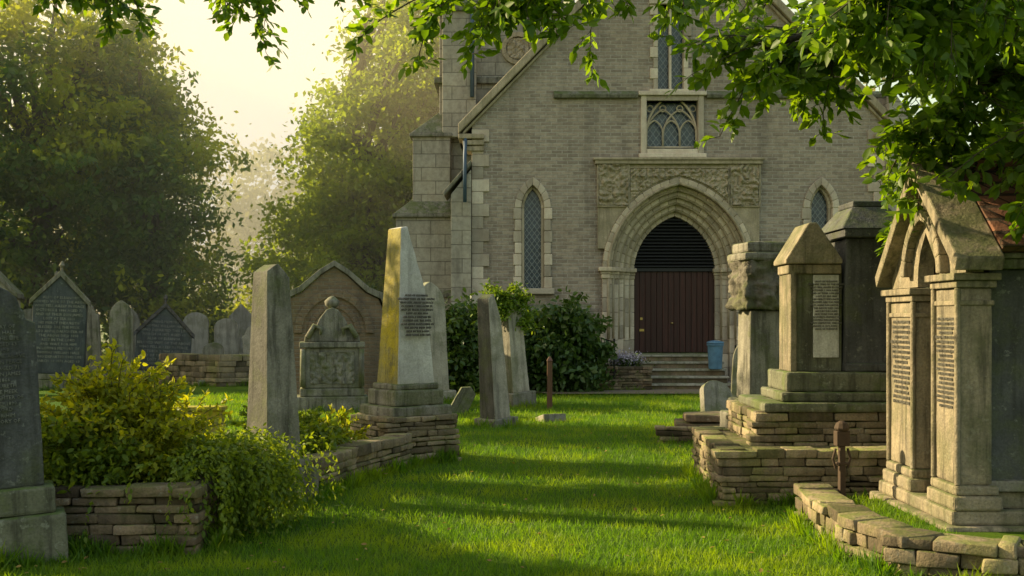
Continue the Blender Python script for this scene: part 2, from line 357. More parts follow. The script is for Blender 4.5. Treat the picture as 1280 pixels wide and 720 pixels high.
# ------------------------------------------------------------------ CHURCH
ch=empty('stone_church')
C=4.01; Y=27.0; ZS=2.78; c0=.45; D0=.225
def rect(x0,x1,z0,z1): return [(x0,z0),(x1,z0),(x1,z1),(x0,z1)]
plate('front_wall',[(-.96,0),(8.98,0),(8.98,6.3),(C,11.4),(-.96,6.3)],
 [arch_pts(C,ZS,1.9+D0,c0,.1),arch_pts(.5,4.3,.865,.425,2.36),arch_pts(7.45,4.3,.865,.425,2.36),
  rect(3.22,4.5,5.72,6.88),rect(3.45,4.2,7.15,9.2)],Y,Y+.6,M_BRICK,ch)
bm=bmesh.new()
orders=[(a+D0,b+D0,y) for a,b,y in [(1.22,1.37,27.62),(1.37,1.52,27.46),(1.52,1.66,27.30),(1.66,1.80,27.15),(1.80,1.9,27.04),(1.9,2.07,26.86)]]
for i,(a,b,y) in enumerate(orders): ring(bm,C,ZS,c0,a+.002,b-.002,y,28,11 if i<5 else 13)
emit('arch_mouldings',bm,M_VOUS,ch,.022)
bm=bmesh.new()
for r,y in ((1.37,27.55),(1.52,27.39),(1.66,27.24),(1.8,27.09),(1.92,26.88)):
    r+=D0
    for s in (1,-1):
        tm=math.acos(c0/r); tube(bm,[(C+s*(-c0+r*math.cos(tm*i/14)),y-.02,ZS+r*math.sin(tm*i/14)) for i in range(15)],[.04]*15,8)
        tube(bm,[(C+s*(r-c0),y-.02,1.15),(C+s*(r-c0),y-.02,ZS)],[.04]*2,8)
emit('arch_roll_mouldings',bm,M_CREAM,ch,0,True)
bm=bmesh.new()
for i,(a,b,y) in enumerate(orders):
    z=.1
    while z<ZS-.01:
        h=min(.33+.02*random.random(),ZS-z)
        if ZS-z-h<.12: h=ZS-z
        for s in (1,-1):
            x0=C+s*(a-c0+.002); x1=C+s*(b-c0-.002); box(bm,min(x0,x1),max(x0,x1),y,28,z+.003,z+h-.003)
        z+=h
emit('door_jambs',bm,M_JAMB,ch,.012)
bm=bmesh.new()
for s in (1,-1):
    for z0,z1,e in ((2.70,2.77,.04),(2.77,2.87,.09),(2.60,2.70,.02)):
        for i,(a,b,y) in enumerate(orders):
            x0=C+s*(a-c0-e*.6); x1=C+s*(b-c0+(e if i==5 else 0)); box(bm,min(x0,x1),max(x0,x1),y-e-.006*i,y+.2,z0,z1)
    x0=C+s*1.80;x1=C+s*2.12; box(bm,min(x0,x1),max(x0,x1),26.72,27.0,.1,1.2); box(bm,min(x0,x1)+.03,max(x0,x1)-.03,26.78,27.0,1.2,1.32)
emit('imposts_and_bases',bm,M_VOUS,ch,.015)
RS=2.075+D0
tm=math.acos(c0/RS); sp=[(C-1.95,3.32),(C-1.95,5.34),(C+1.93,5.34),(C+1.93,3.32)]
arc=[(C-c0+RS*math.cos(tm*i/14),ZS+RS*math.sin(tm*i/14)) for i in range(15)]
arc=[p for p in arc if p[1]>3.33]; arcl=[(2*C-p[0],p[1]) for p in arc][::-1][1:]
plate('arch_spandrel',sp+[(arc[0][0],3.32)]+arc+arcl+[(arcl[-1][0],3.32)],[],26.9,27.05,M_CREAM,ch)
bm=bmesh.new()
box(bm,C-2.02,C+2.0,26.8,27.0,5.34,5.43); box(bm,C-2.06,C+2.04,26.76,27.0,5.432,5.49)
for x in (C-1.97,C-1.23,C+1.17,C+1.91): box(bm,x,x+.05,26.86,26.95,4.35,5.336)
for x0,x1 in ((C-1.97,C-1.18),(C+1.17,C+1.96)): box(bm,x0+.002,x1-.002,26.857,26.95,4.31,4.35)
box(bm,C-1.6,C+1.6,26.865,26.95,5.24,5.28)
emit('spandrel_cornice',bm,M_CREAM,ch,.012)
def relief(name,x0,x1,z0,z1,y,amp,sc,mat,parent,mask=None,n=70):
    bm=bmesh.new(); nx=max(6,int(n*(x1-x0))); nz=max(6,int(n*(z1-z0))); g={}
    for i in range(nx+1):
        for j in range(nz+1):
            x=x0+(x1-x0)*i/nx; z=z0+(z1-z0)*j/nz
            if mask and not mask(x,z): continue
            h=abs(noise.noise(Vector((x*sc,0,z*sc))))*1.6+.5*abs(noise.noise(Vector((x*sc*2.3,5,z*sc*2.3))))
            g[i,j]=bm.verts.new((x,y-amp*h,z))
    for i in range(nx):
        for j in range(nz):
            q=[(i,j),(i+1,j),(i+1,j+1),(i,j+1)]
            if all(k in g for k in q): bm.faces.new([g[k] for k in q])
    return emit(name,bm,mat,parent,0,True)
relief('carved_panel_relief',C-1.92,C-1.23,4.36,5.33,26.885,.11,7,M_CREAM,ch)
relief('carved_panel_relief',C+1.22,C+1.90,4.36,5.33,26.885,.11,7,M_CREAM,ch)
relief('carved_frieze_relief',C-1.17,C+1.16,4.4,5.23,26.885,.09,9,M_CREAM,ch,lambda x,z:math.hypot(abs(x-C)+c0,z-ZS)>RS+.03)
bm=bmesh.new(); x=C-1.0
while x<C+.99: box(bm,x+.004,x+.138,27.72,27.80,.8,2.80); x+=.1425
emit('door_planks',bm,M_WOOD,ch,.006)
bm=bmesh.new(); box(bm,C-1.02,C+1.02,27.80,27.86,.78,4.25); box(bm,C-1.0,C+1.0,27.66,27.79,2.80,2.88)
for k in range(15): 
    z=2.91+k*.082; prism(bm,[(27.64,z),(27.76,z+.06),(27.76,z+.08),(27.64,z+.018)],C-1,C+1,'x')
emit('tympanum_louvres',bm,M_LOUV,ch,.003)
bm=bmesh.new(); box(bm,C-.86,C-.74,27.705,27.718,1.32,1.38); box(bm,C-.84,C-.78,27.70,27.718,1.6,1.66); lathe(bm,[(.03,1.5),(.04,1.52),(.03,1.54)],C-.05,27.7,10)
emit('door_brass_fittings',bm,M_BRASS,ch,0)
bm=bmesh.new(); box(bm,C-.9,C+.9,26.9,27.7,.1,.78); emit('door_threshold',bm,M_GREY,ch,.02)
def lancet(cx):
    bm=bmesh.new(); ring(bm,cx,4.3,.425,.697,.862,26.95,27.4,4)
    z=2.36
    for k in range(7):
        h=(4.3-2.36)/7
        for s in (1,-1):
            wx=.437 if k%2 else .47
            x0=cx+s*.272;x1=cx+s*wx; box(bm,min(x0,x1),max(x0,x1),26.955-(.003 if k%2 else 0),27.4,z+.003,z+h-.003)
        z+=h
    box(bm,cx-.52,cx+.52,26.86,27.4,2.22,2.36)
    emit('lancet_surround',bm,M_JAMB,ch,.02)
    bm=bmesh.new(); ring(bm,cx,4.3,.425,.63,.695,27.1,27.3,6)
    for s in (1,-1): box(bm,cx+s*.237-.033,cx+s*.237+.033,27.1,27.3,2.36,4.3)
    emit('lancet_inner_frame',bm,M_VOUS,ch,.01)
    lattice(cx-.25,cx+.25,2.36,4.83,27.25)
def lattice(x0,x1,z0,z1,y,s=.125):
    bm=bmesh.new(); box(bm,x0-.03,x1+.03,y,y+.03,z0,z1); emit('window_glass',bm,M_GLASS,ch,0)
    bm=bmesh.new(); t=.008; H=z1-z0; W=x1-x0; k=1.35
    for sg in (1,-1):
        v=-H/k
        while v<W+H/k:
            f=lambda z:v+sg*z/k
            zs=[z for z in np.linspace(0,H,80) if 0<=f(z)<=W]
            if len(zs)>1:
                a,b=zs[0],zs[-1]; xa,xb=x0+f(a),x0+f(b)
                hexa(bm,[(xa-t,y-.012-.002*sg,z0+a),(xa+t,y-.012-.002*sg,z0+a),(xa+t,y-.001,z0+a),(xa-t,y-.001,z0+a),(xb-t,y-.012-.002*sg,z0+b),(xb+t,y-.012-.002*sg,z0+b),(xb+t,y-.001,z0+b),(xb-t,y-.001,z0+b)])
            v+=s
    emit('window_leading',bm,M_LEAD,ch,0)
lancet(.5); lancet(7.45)
bm=bmesh.new(); box(bm,3.1,3.24,26.93,27.4,5.6,7.0); box(bm,4.48,4.62,26.93,27.4,5.6,7.0); box(bm,3.04,4.68,26.87,27.4,7.0,7.1); box(bm,3.05,4.67,26.85,27.4,5.5,5.6)
box(bm,3.242,4.478,26.94,27.4,5.602,5.72); box(bm,3.242,4.478,26.94,27.4,6.88,6.998)
emit('square_window_frame',bm,M_JAMB,ch,.015)
bm=bmesh.new()
def archbar(cx,zs,r,c,z0,rad):
    for s in (1,-1):
        tm=math.acos(c/r); tube(bm,[(cx+s*(r-c),27.14,z0)]+[(cx+s*(-c+r*math.cos(tm*i/8)),27.14,zs+r*math.sin(tm*i/8)) for i in range(9)],[rad]*10,6)
for cx in (3.45,3.86,4.27): archbar(cx,6.13,.33,.13,5.72,.022)
archbar(3.86,6.1,1.05,.44,5.72,.03)
for cx in (3.655,4.065): archbar(cx,6.05,.72,.31,5.72,.024)
for cx in (3.34,3.655,4.065,4.38):
    tube(bm,[(cx+.075*math.cos(a),27.14,6.72+.075*math.sin(a)) for a in np.linspace(0,2*math.pi,13)],[.016]*13,5)
tube(bm,[(3.24,27.14,5.78),(4.48,27.14,5.78)],[.03]*2,6)
emit('window_tracery',bm,M_VOUS,ch,0,True)
lattice(3.24,4.48,5.72,6.88,27.27,.15)
bm=bmesh.new()
for k in range(8):
    h=2.05/8; z=7.15+k*h
    for s in (1,-1):
        x0=C-.185+s*.31; x1=C-.185+s*(.5 if k%2 else .42); box(bm,min(x0,x1),max(x0,x1),26.95-(.003 if k%2 else 0),27.4,z+.003,z+h-.003)
box(bm,3.3,4.35,26.88,27.4,7.04,7.15); box(bm,3.3,4.35,26.9,27.4,9.2,9.4); box(bm,3.795,3.855,27.05,27.3,7.15,9.2)
emit('upper_window_surround',bm,M_JAMB,ch,.015); lattice(3.5,4.15,7.15,9.2,27.25,.13)
bm=bmesh.new()
for x0,x1 in ((1.0,3.03),(4.69,8.98)): prism(bm,[(26.86,7.02),(26.90,6.94),(27.0,6.94),(27.0,7.12)],x0,x1,'x')
for x0,x1 in ((-.96,C-2.13),(C+2.13,8.98)): prism(bm,[(26.86,1.82),(27.0,1.98),(27.0,1.74),(26.86,1.74)],x0,x1,'x')
emit('string_courses',bm,M_GREY,ch,.01)
bm=bmesh.new()
for x0,x1 in ((-.955,C-2.125),(C+2.125,8.975)): box(bm,x0,x1,26.88,27.0,0,1.738)
emit('plinth',bm,M_BRICK,ch,0)
bm=bmesh.new(); z=1.99; k=0
while z<6.0:
    for s,e in ((-1,-.97),(1,8.99)):
        l=.42 if k%2 else .28; a,b=(e,e+l) if s<0 else (e-l,e); box(bm,a,b,26.955-(.004 if k%2 else 0),27.5,z+.003,z+.297)
    z+=.3;k+=1
emit('corner_quoins',bm,M_JAMB,ch,.012)
bm=bmesh.new()
for s in (1,-1):
    e=C+s*5.3; z0=6.06; L=[(C,11.52),(e,z0),(e,z0+.24),(C,11.78)]
    prism(bm,L,26.80,27.7)
    prism(bm,[(C,11.40),(e-s*.1,z0-.02),(e-s*.1,z0+.06),(C,11.50)],26.9,27.6)
    for q,(dx,zz) in enumerate(((.0,5.95),(.10,5.8),(.2,5.66))): a=e-s*dx; b=e-s*.62; box(bm,min(a,b),max(a,b),26.84+.03*q,27.6,zz,zz+.12)
emit('gable_coping',bm,M_CREAM,ch,.02)
bm=bmesh.new()
prism(bm,[(-1.46,0),(-.98,0),(-.98,5.2),(-1.46,4.6)],26.75,27.9)
box(bm,-1.6,-.98,26.6,27.9,0,1.5)
prism(bm,[(8.99,0),(9.6,0),(9.6,6.4),(8.99,7.2)],26.7,27.9)
emit('angle_buttresses',bm,M_ASH,ch,.015)
bm=bmesh.new()
box(bm,-1.85,1.6,28.5,33,0,16)
box(bm,-2.5,-1.55,28.2,30.0,0,6.25); box(bm,-2.9,-1.5,27.95,30.4,0,4.2); box(bm,-3.05,-1.45,27.85,30.5,0,2.2)
box(bm,-1.75,-.9,28.15,28.6,6.2,9.4)
emit('tower',bm,M_ASH,ch,.02)
bm=bmesh.new()
def weather(x0,x1,y0,y1,z,h,ov=.06,xs=-1.85):
    hexa(bm,[(x0-ov,y0-ov,z),(x1,y0-ov,z),(x1,y1,z),(x0-ov,y1,z),(xs,y0+.35,z+h),(x1,y0+.35,z+h),(x1,y1,z+h),(xs,y1,z+h)])
    box(bm,x0-ov-.02,x1,y0-ov-.02,y1,z-.09,z-.002)
weather(-2.5,-1.5,28.2,30,6.3,.6); weather(-2.9,-1.45,27.95,30.4,4.25,.45,xs=-2.45); weather(-3.05,-1.4,27.85,30.5,2.25,.25,xs=-2.85)
weather(-1.75,-.85,28.15,28.6,9.45,.6,xs=-1.5)
prism(bm,[(-1.62,4.56),(-.98,5.3),(-.98,5.42),(-1.66,4.64)],26.68,27.95)
for z in (7.6,11.2,15.9): box(bm,-1.98,1.72,28.38,33.1,z,z+.16)
emit('tower_weatherings',bm,M_GREY,ch,.02)
bm=bmesh.new()
for k in range(16):
    a0=2*math.pi*k/16;a1=a0+2*math.pi/16
    prism(bm,[(.15+.42*math.cos(a0),8.5+.42*math.sin(a0)),(.15+.42*math.cos(a1),8.5+.42*math.sin(a1)),(.15+.3*math.cos(a1),8.5+.3*math.sin(a1)),(.15+.3*math.cos(a0),8.5+.3*math.sin(a0))],28.42,28.6)
emit('tower_roundel',bm,M_CREAM,ch,.01)
relief('roundel_carving',-.12,.42,8.24,8.76,28.47,.06,9,M_CREAM,ch,lambda x,z:math.hypot(x-.15,z-8.5)<.3)
bm=bmesh.new(); tube(bm,[(-1.0,28.1,7.2),(-1.0,28.1,9.3),(-1.0,28.42,9.6),(-1.0,28.42,12.5)],[.05]*4,10); tube(bm,[(-1.12,26.9,6.0),(-1.12,26.8,5.7),(-1.12,26.62,5.5),(-1.12,26.62,4.4)],[.045]*4,10)
emit('downpipes',bm,M_PIPE,ch,0,True)
bm=bmesh.new(); box(bm,-.9,-.4,27.6,46,0,6.2); box(bm,8.4,8.9,27.6,46,0,6.2); emit('nave_walls',bm,M_BRICK,ch,0)
bm=bmesh.new()
for s in (1,-1): prism(bm,[(C,11.3),(C+s*5.3,5.95),(C+s*5.3,6.1),(C,11.45)],27.65,46)
emit('nave_roof',bm,M_SLATER,ch,0)
bm=bmesh.new()
for k in range(5):
    y=25.35+.31*k; box(bm,3.05,4.95,y+.05,y+.36 if k<4 else 26.95,-.02,.155*(k+1)-.051)
emit('step_risers',bm,M_DRYD,ch,.01)
bm=bmesh.new()
for k in range(5):
    y=25.35+.31*k; box(bm,3.02,4.98,y,y+.355 if k<4 else 26.95,.155*(k+1)-.05,.155*(k+1))
emit('step_treads',bm,M_PALE,ch,.012)

# ------------------------------------------------------------------ things by the door
e=empty('flower_planter_wall',(2.62,25.6,0)); drystone('rubble_pier',e,[(-.42,-.3),(.42,-.3),(.42,.4),(-.42,.4)],True,.55,.2,M_DRYD)
bm=bmesh.new(); box(bm,-.38,.38,-.26,.36,0,.52); emit('soil_fill',bm,M_EARTH,e,0)
M_FLW=leafmat('white_lilac_flowers',(.60,.56,.58),(.42,.34,.50),.2,(1,1,1))
leaves('flowers',rng.normal(size=(800,3))*(.17,.12,.08)+(0,0,.70),.06,M_FLW,e)
leaves('flower_leaves',rng.normal(size=(700,3))*(.2,.15,.08)+(0,0,.6),.08,leafmat('flower_leaf',(.04,.07,.02),(.07,.1,.03)),e)
e=empty('low_kerb_wall',(1.9,25.3,0)); drystone('kerb_stones',e,[(-.4,0),(.4,-.05)],False,.25,.25,M_DRY)
e=empty('blue_bin',(4.70,25.9,.0)); bm=bmesh.new(); lathe(bm,[(.15,.47),(.155,.5),(.18,1.0),(.20,1.01),(.20,1.05),(.16,1.06)],0,0,20); emit('bucket',bm,M_BLUE,e,0)
bm=bmesh.new(); lathe(bm,[(.19,1.06),(.205,1.065),(.19,1.10),(.05,1.13)],0,0,20); emit('lid',bm,M_BLUE,e,0)
def railing(name,p0,p1,h,n):
    e=empty(name); bm=bmesh.new(); p0=Vector(p0);p1=Vector(p1)
    for k in range(n+1):
        p=p0.lerp(p1,k/n); r=.022 if k in(0,n) else .010
        tube(bm,[p,p+Vector((0,0,h+(.08 if k in (0,n) else 0)))],[r]*2,6)
    for f in (.12,1): tube(bm,[p0+Vector((0,0,h*f)),p1+Vector((0,0,h*f))],[.016]*2,6)
    emit('bars',bm,M_IRON,e,0)
railing('iron_railing',(5.05,25.3,0),(5.7,25.3,0),.95,7); railing('iron_railing',(2.0,25.9,.1),(2.3,25.2,0),1.1,5)

# ------------------------------------------------------------------ memorials, left
def slab_profile(kind,w,h):
    a=w/2
    if kind=='round': return [(-a,0),(a,0),(a,h-a*.8)]+[(a*math.cos(t),h-a*.8+a*.8*math.sin(t)) for t in np.linspace(.2,math.pi-.2,9)]+[(-a,h-a*.8)]
    if kind=='gothic':
        s=h-w*.75; r=w*.82; c=r-a; tm=math.acos(c/r); L=[(-a,0),(a,0)]
        L+=[(-c+r*math.cos(tm*i/6),s+r*math.sin(tm*i/6)) for i in range(7)]+[(c-r*math.cos(tm*i/6),s+r*math.sin(tm*i/6)) for i in range(5,-1,-1)]
        return L
    if kind=='gable': return [(-a,0),(a,0),(a,h-a*1.05),(0,h),(-a,h-a*1.05)]
    if kind=='shoulder':
        s=h*.8; return [(-a,0),(a,0),(a,s),(a*.8,s+.02*h),(a*.78,s+.06*h)]+[(a*.72*math.cos(t),s+.07*h+(.13*h)*math.sin(t)) for t in np.linspace(0,math.pi,9)]+[(-a*.78,s+.06*h),(-a*.8,s+.02*h),(-a,s)]
def addtuft(e,w,d):
    bpy.context.view_layer.update(); M=e.matrix_world; q=[(-w,-d),(w,-d),(w,d),(-w,d)]
    for i in range(4): TUFT.append((M@Vector((*q[i],0)),M@Vector((*q[(i+1)%4],0)),.04))
def headstone(name,loc,rz,kind,w,h,t,mat,plinth=None,lean=(0,0),text=0,tmat=None,ts=.06,pm=None,cap=None,side=None):
    e=empty(name,loc,rz,lean[0],lean[1]); z=0
    if plinth:
        addtuft(e,plinth[0][0]/2,plinth[0][1]/2)
        bm=bmesh.new()
        for (pw,pd,ph) in plinth:
            box(bm,-pw/2,pw/2,-pd/2,pd/2,z-.05 if z==0 else z+.001,z+ph); z+=ph
        emit('plinth',bm,pm or mat,e,.02,wear=.03)
    bm=bmesh.new(); prism(bm,[(x,q+z+.001) for x,q in slab_profile(kind,w,h)],-t/2,t/2); emit('slab',bm,mat,e,.014,wear=.02,lev=3)
    if cap:
        bm=bmesh.new(); a=w/2+.07; s=h-w/2*1.05+z
        for q in (1,-1): prism(bm,[(0,h+z+.003),(q*a,s-.07),(q*a,s+.05),(0,h+z+.14)],-t/2-.06,t/2+.06)
        lathe(bm,[(.04,h+z+.1),(.03,h+z+.2),(.07,h+z+.26),(.02,h+z+.36)],0,0,8)
        emit('gabled_cap',bm,cap,e,.012)
    if text: inscription(e,0,-t/2-.001,z+h*.80,ts,text,tmat or M_TEXT)
    return e
e=headstone('dark_headstone',(-3.42,7.45,0),math.radians(24),'shoulder',.62,1.36,.16,M_DARK,[(.86,.42,.30),(.74,.32,.18)],(0,math.radians(-3)),17,M_TEXTF,.034,M_GREEN)
e=empty('stone_planter',(-2.8,8.4,0),math.radians(3))
drystone('planter_walls',e,[(-.56,-.6),(.52,-.6),(.56,.62),(-.56,.62)],True,.44,.17,M_DRYD)
bm=bmesh.new(); box(bm,-.52,.48,-.56,.58,0,.38); emit('soil',bm,M_EARTH,e,0)
M_YEL=leafmat('yellow_green_shrub_leaves',(.14,.18,.012),(.36,.36,.02),.5,(1.7,1.6,.35))
M_FERN=leafmat('trailing_green_leaves',(.075,.13,.012),(.18,.24,.02),.45)
def shrub(name,loc,ells,nc,per,spread,ls,mat,templ='leaf',shell=.4,sprigs=0,sl=.3):
    e=empty(name,loc); Cc,P=clumps(ells,nc,per,spread,shell,.8); P=P[P[:,2]>.02]; D=rng.normal(size=P.shape); D[:,2]-=.3
    bm=bmesh.new(); cen=Vector((ells[0][0],ells[0][1],0)); Q=[];DQ=[]
    for k in range(sprigs):
        l=ells[rng.integers(len(ells))]; d=rng.normal(size=3); d[2]=abs(d[2])+.5; d/=np.linalg.norm(d)
        p=np.array(l[:3])+d*np.array(l[3:])*.8; pts=[tuple(p)]; L=sl*rng.uniform(.5,1.3)
        for q in range(9):
            p=p+d*L/9; d=d+rng.normal(size=3)*.09+np.array([0,0,-.05]); d/=np.linalg.norm(d); pts.append(tuple(p))
            for z in range(3): Q.append(p+rng.normal(size=3)*.006); DQ.append(d*.6+rng.normal(size=3)*.6)
        tube(bm,pts,[.003]*len(pts),3)
    if Q: P=np.vstack([P,Q]); D=np.vstack([D,DQ])
    leaves('leaves',P,ls*rng.uniform(.6,1.4,len(P)),mat,e,templ,dirs=D,flat=.8)
    for c in Cc[::max(1,len(Cc)//30)]:
        c=Vector(c); tube(bm,[cen+Vector((random.uniform(-.05,.05),random.uniform(-.05,.05),-.02)),(cen+c)/2+Vector((0,0,.05)),c],[.012,.008,.003],4)
    emit('stems',bm,M_BARK,e,0); return e
shrub('golden_shrub',(-3.0,8.5,.38),[(-.05,0,.26,.46,.50,.34),(.0,-.05,.5,.26,.3,.26),(.35,0,.2,.25,.4,.22)],200,60,.085,.05,M_YEL,sprigs=150,sl=.34)
shrub('green_shrub',(-3.15,8.1,.38),[(0,0,.18,.38,.34,.24)],90,60,.08,.055,M_FERN,sprigs=50,sl=.25)
e=empty('trailing_plant',(-2.2,8.75,0)); P=[];D=[]
for k in range(600):
    a=rng.uniform(-2.6,1.0); L=rng.uniform(.3,.85); s=np.array([rng.normal()*.22-.15,rng.normal()*.34,.42+rng.uniform(0,.24)])
    d=np.array([math.cos(a)*.5+.25,math.sin(a)*.6,.35]); d/=np.linalg.norm(d); p=s.copy()
    for q in range(28):
        p=p+d*L/26; d=d+np.array([0,0,-.13]); d/=np.linalg.norm(d)
        if p[2]<.03: break
        P.append(p+rng.normal(size=3)*.012); D.append(d+rng.normal(size=3)*.6)
leaves('fronds',P,.045*rng.uniform(.6,1.3,len(P)),M_FERN,e,'leaf',dirs=np.array(D),flat=1)
def wedge(name,loc,rz,w,t,h,mfront,mside,zb,lean=(0,0),prof=None,taper=.75):
    e=empty(name,loc,rz,*lean); addtuft(e,w/2+.12,t/2+.1)
    bm=bmesh.new(); prism(bm,prof,-t/2,t/2)
    for v in bm.verts:
        f=(v.co.z-zb)/h; v.co.y*=1-(1-taper)*f
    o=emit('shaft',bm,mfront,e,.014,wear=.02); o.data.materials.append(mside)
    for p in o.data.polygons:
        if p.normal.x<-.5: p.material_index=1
    return e
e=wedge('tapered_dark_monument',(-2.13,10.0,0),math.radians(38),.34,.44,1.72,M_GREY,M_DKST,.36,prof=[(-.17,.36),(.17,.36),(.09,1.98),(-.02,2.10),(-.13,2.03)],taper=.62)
bm=bmesh.new(); box(bm,-.28,.30,-.30,.30,-.05,.30); box(bm,-.23,.24,-.26,.26,.301,.38); emit('plinth',bm,M_GREY,e,.02,wear=.03)
e=empty('drystone_plot_wall'); drystone('stones',e,[(-1.86,10.15),(-1.62,11.2),(-1.22,12.35)],False,.34,.24,M_DRY)
bm=bmesh.new(); vs=[bm.verts.new(p) for p in ((-1.9,10.1,.27),(-1.66,11.2,.27),(-1.26,12.4,.27),(-2.6,12.4,.27),(-3.0,10.6,.27))]; bm.faces.new(vs); emit('plot_soil',bm,M_EARTH,e,0)
shrub('plot_plants',(-2.15,11.3,.25),[(0,0,.08,.40,.85,.16),(-.3,.3,.12,.3,.3,.2)],170,45,.07,.06,M_FERN,sprigs=90,sl=.22)
shrub('golden_plot_plants',(-1.95,11.9,.25),[(0,0,.05,.38,.3,.14)],60,45,.06,.055,M_YEL,sprigs=30,sl=.2)
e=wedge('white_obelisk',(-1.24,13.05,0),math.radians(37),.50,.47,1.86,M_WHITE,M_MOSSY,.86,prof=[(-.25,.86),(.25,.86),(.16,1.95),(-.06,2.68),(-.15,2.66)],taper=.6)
inscription(e,.01,-.222,1.9,.036,12,M_TEXTD,tilt=math.radians(-4.2))
bm=bmesh.new(); box(bm,-.40,.40,-.38,.38,.50,.62); box(bm,-.33,.33,-.31,.31,.621,.80); box(bm,-.29,.29,-.27,.27,.801,.87); emit('pedestal',bm,M_GREY,e,.02,wear=.03)
drystone('drystone_base',e,[(-.36,-.34),(.36,-.34),(.36,.34),(-.36,.34)],True,.5,.2,M_DRY)
bm=bmesh.new(); box(bm,-.34,.34,-.32,.32,0,.498); emit('core',bm,M_EARTH,e,0)
e=empty('brick_gable_tomb',(-3.45,21.6,0),math.radians(12))
prof=[(-.95,0),(.95,0),(.95,1.75),(.85,2.0),(.6,2.12),(.25,2.45),(0,2.62),(-.25,2.45),(-.6,2.12),(-.85,2.0),(-.95,1.75)]
bm=bmesh.new(); prism(bm,prof,-.35,.35); emit('brick_body',bm,M_RBRICK,e,.02)
bm=bmesh.new(); tp=prof[2:]
for a,b in zip(tp,tp[1:]):
    prism(bm,[(a[0]*1.04,a[1]+.003),(b[0]*1.04,b[1]+.003),(b[0]*1.10,b[1]+.11),(a[0]*1.10,a[1]+.11)],-.42,.42)
emit('coping',bm,M_GREY,e,.01)
bm=bmesh.new(); ring(bm,0,1.35,.1,.7,.85,-.40,-.3,7); ring(bm,0,1.35,.1,.5,.6,-.38,-.3,7); emit('blind_arch',bm,M_RBRICK,e,.01)
e=empty('carved_chest_monument',(-3.15,19.6,0),math.radians(10)); addtuft(e,.62,.35)
bm=bmesh.new(); box(bm,-.62,.62,-.35,.35,-.05,.28); box(bm,-.55,.55,-.30,.30,.281,.42)
prism(bm,[(-.52,.421),(.52,.421),(.46,1.12),(-.46,1.12)],-.26,.26)
box(bm,-.56,.56,-.32,.32,1.121,1.22)
prism(bm,[(-.48,1.221),(.48,1.221),(.46,1.34),(.30,1.42),(.22,1.62),(.10,1.78),(0,1.82),(-.10,1.78),(-.22,1.62),(-.30,1.42),(-.46,1.34)],-.22,.22)
emit('monument',bm,M_GREY,e,.02)
bm=bmesh.new(); lathe(bm,[(.05,1.8),(.12,1.86),(.13,1.93),(.07,1.99),(.02,2.02)],0,0,12)
for s in (1,-1): tube(bm,[(s*.42,-.25,1.3),(s*.30,-.27,1.5),(s*.18,-.27,1.45),(s*.2,-.27,1.35)],[.05,.05,.04,.02],8); tube(bm,[(s*.5,-.29,.45),(s*.5,-.29,1.1)],[.05,.045],10)
emit('scroll_carving',bm,M_GREY,e,0,True); relief('carved_front',-.38,.38,.5,1.05,-.262,.05,8,M_GREY,e)
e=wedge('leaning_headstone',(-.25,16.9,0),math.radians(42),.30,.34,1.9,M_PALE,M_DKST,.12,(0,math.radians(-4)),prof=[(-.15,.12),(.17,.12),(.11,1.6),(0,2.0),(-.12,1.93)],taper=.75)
bm=bmesh.new(); box(bm,-.22,.26,-.24,.24,-.05,.13); emit('plinth',bm,M_GREY,e,.015)
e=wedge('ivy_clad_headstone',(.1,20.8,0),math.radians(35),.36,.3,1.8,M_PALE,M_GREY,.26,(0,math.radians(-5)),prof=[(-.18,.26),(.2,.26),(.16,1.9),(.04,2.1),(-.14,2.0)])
bm=bmesh.new(); box(bm,-.26,.28,-.24,.24,-.05,.27); emit('plinth',bm,M_GREY,e,.015)
M_IVY=leafmat('ivy_leaves',(.07,.14,.012),(.16,.23,.02),.4)
Cc,P=clumps([(-.1,0,2.0,.42,.3,.25),(-.25,0,1.8,.25,.25,.3),(.2,-.05,1.75,.15,.22,.35)],70,60,.07)
leaves('ivy',P,.08,M_IVY,e,'leaf',flat=1)
headstone('pale_headstone',(-1.55,22,0),math.radians(30),'gothic',.62,2.15,.22,M_PALE,[(.85,.4,.2)],(0,math.radians(-3)))
bm=bmesh.new(); e=empty('wooden_post',(.68,20.2,0)); frus(bm,0,0,-.1,.86,.1,.1,.09,.09); frus(bm,0,0,.861,.94,.12,.12,.03,.03); emit('post',bm,M_POST,e,.008)
e=empty('fallen_grave_tablet',(.62,18,0),math.radians(20),math.radians(-12)); bm=bmesh.new(); box(bm,-.19,.19,-.2,.2,-.06,.07); emit('tablet',bm,M_GREY,e,.015,wear=.02)
bm=bmesh.new(); e2=empty('small_slanted_stone',(-.95,19.4,0),math.radians(10),0,math.radians(28)); prism(bm,[(-.16,-.1),(.16,-.1),(.14,.42),(0,.5),(-.14,.42)],-.06,.06); emit('slab',bm,M_GREEN,e2,.01)
headstone('gabled_slate_headstone',(-10.55,26,0),math.radians(16),'gable',1.15,2.25,.4,M_SLATE,[(1.5,.8,.22),(1.3,.6,.14)],(0,math.radians(2)),16,M_TEXT,.085,M_GREY,M_GREY)
headstone('narrow_headstone',(-9.0,25.8,0),math.radians(14),'gothic',.52,1.85,.22,M_GREY,[(.75,.4,.2)])
headstone('roofed_slate_tomb',(-9.7,31,0),math.radians(18),'gable',1.45,1.75,1.2,M_SLATE,[(1.9,1.5,.2)],(0,math.radians(3)),12,M_TEXT,.1,M_GREY,M_SLATER)
headstone('grey_headstone',(-10.9,28.6,0),math.radians(10),'shoulder',.85,1.9,.2,M_GREY,[(1.1,.4,.2)],(0,math.radians(-3)))
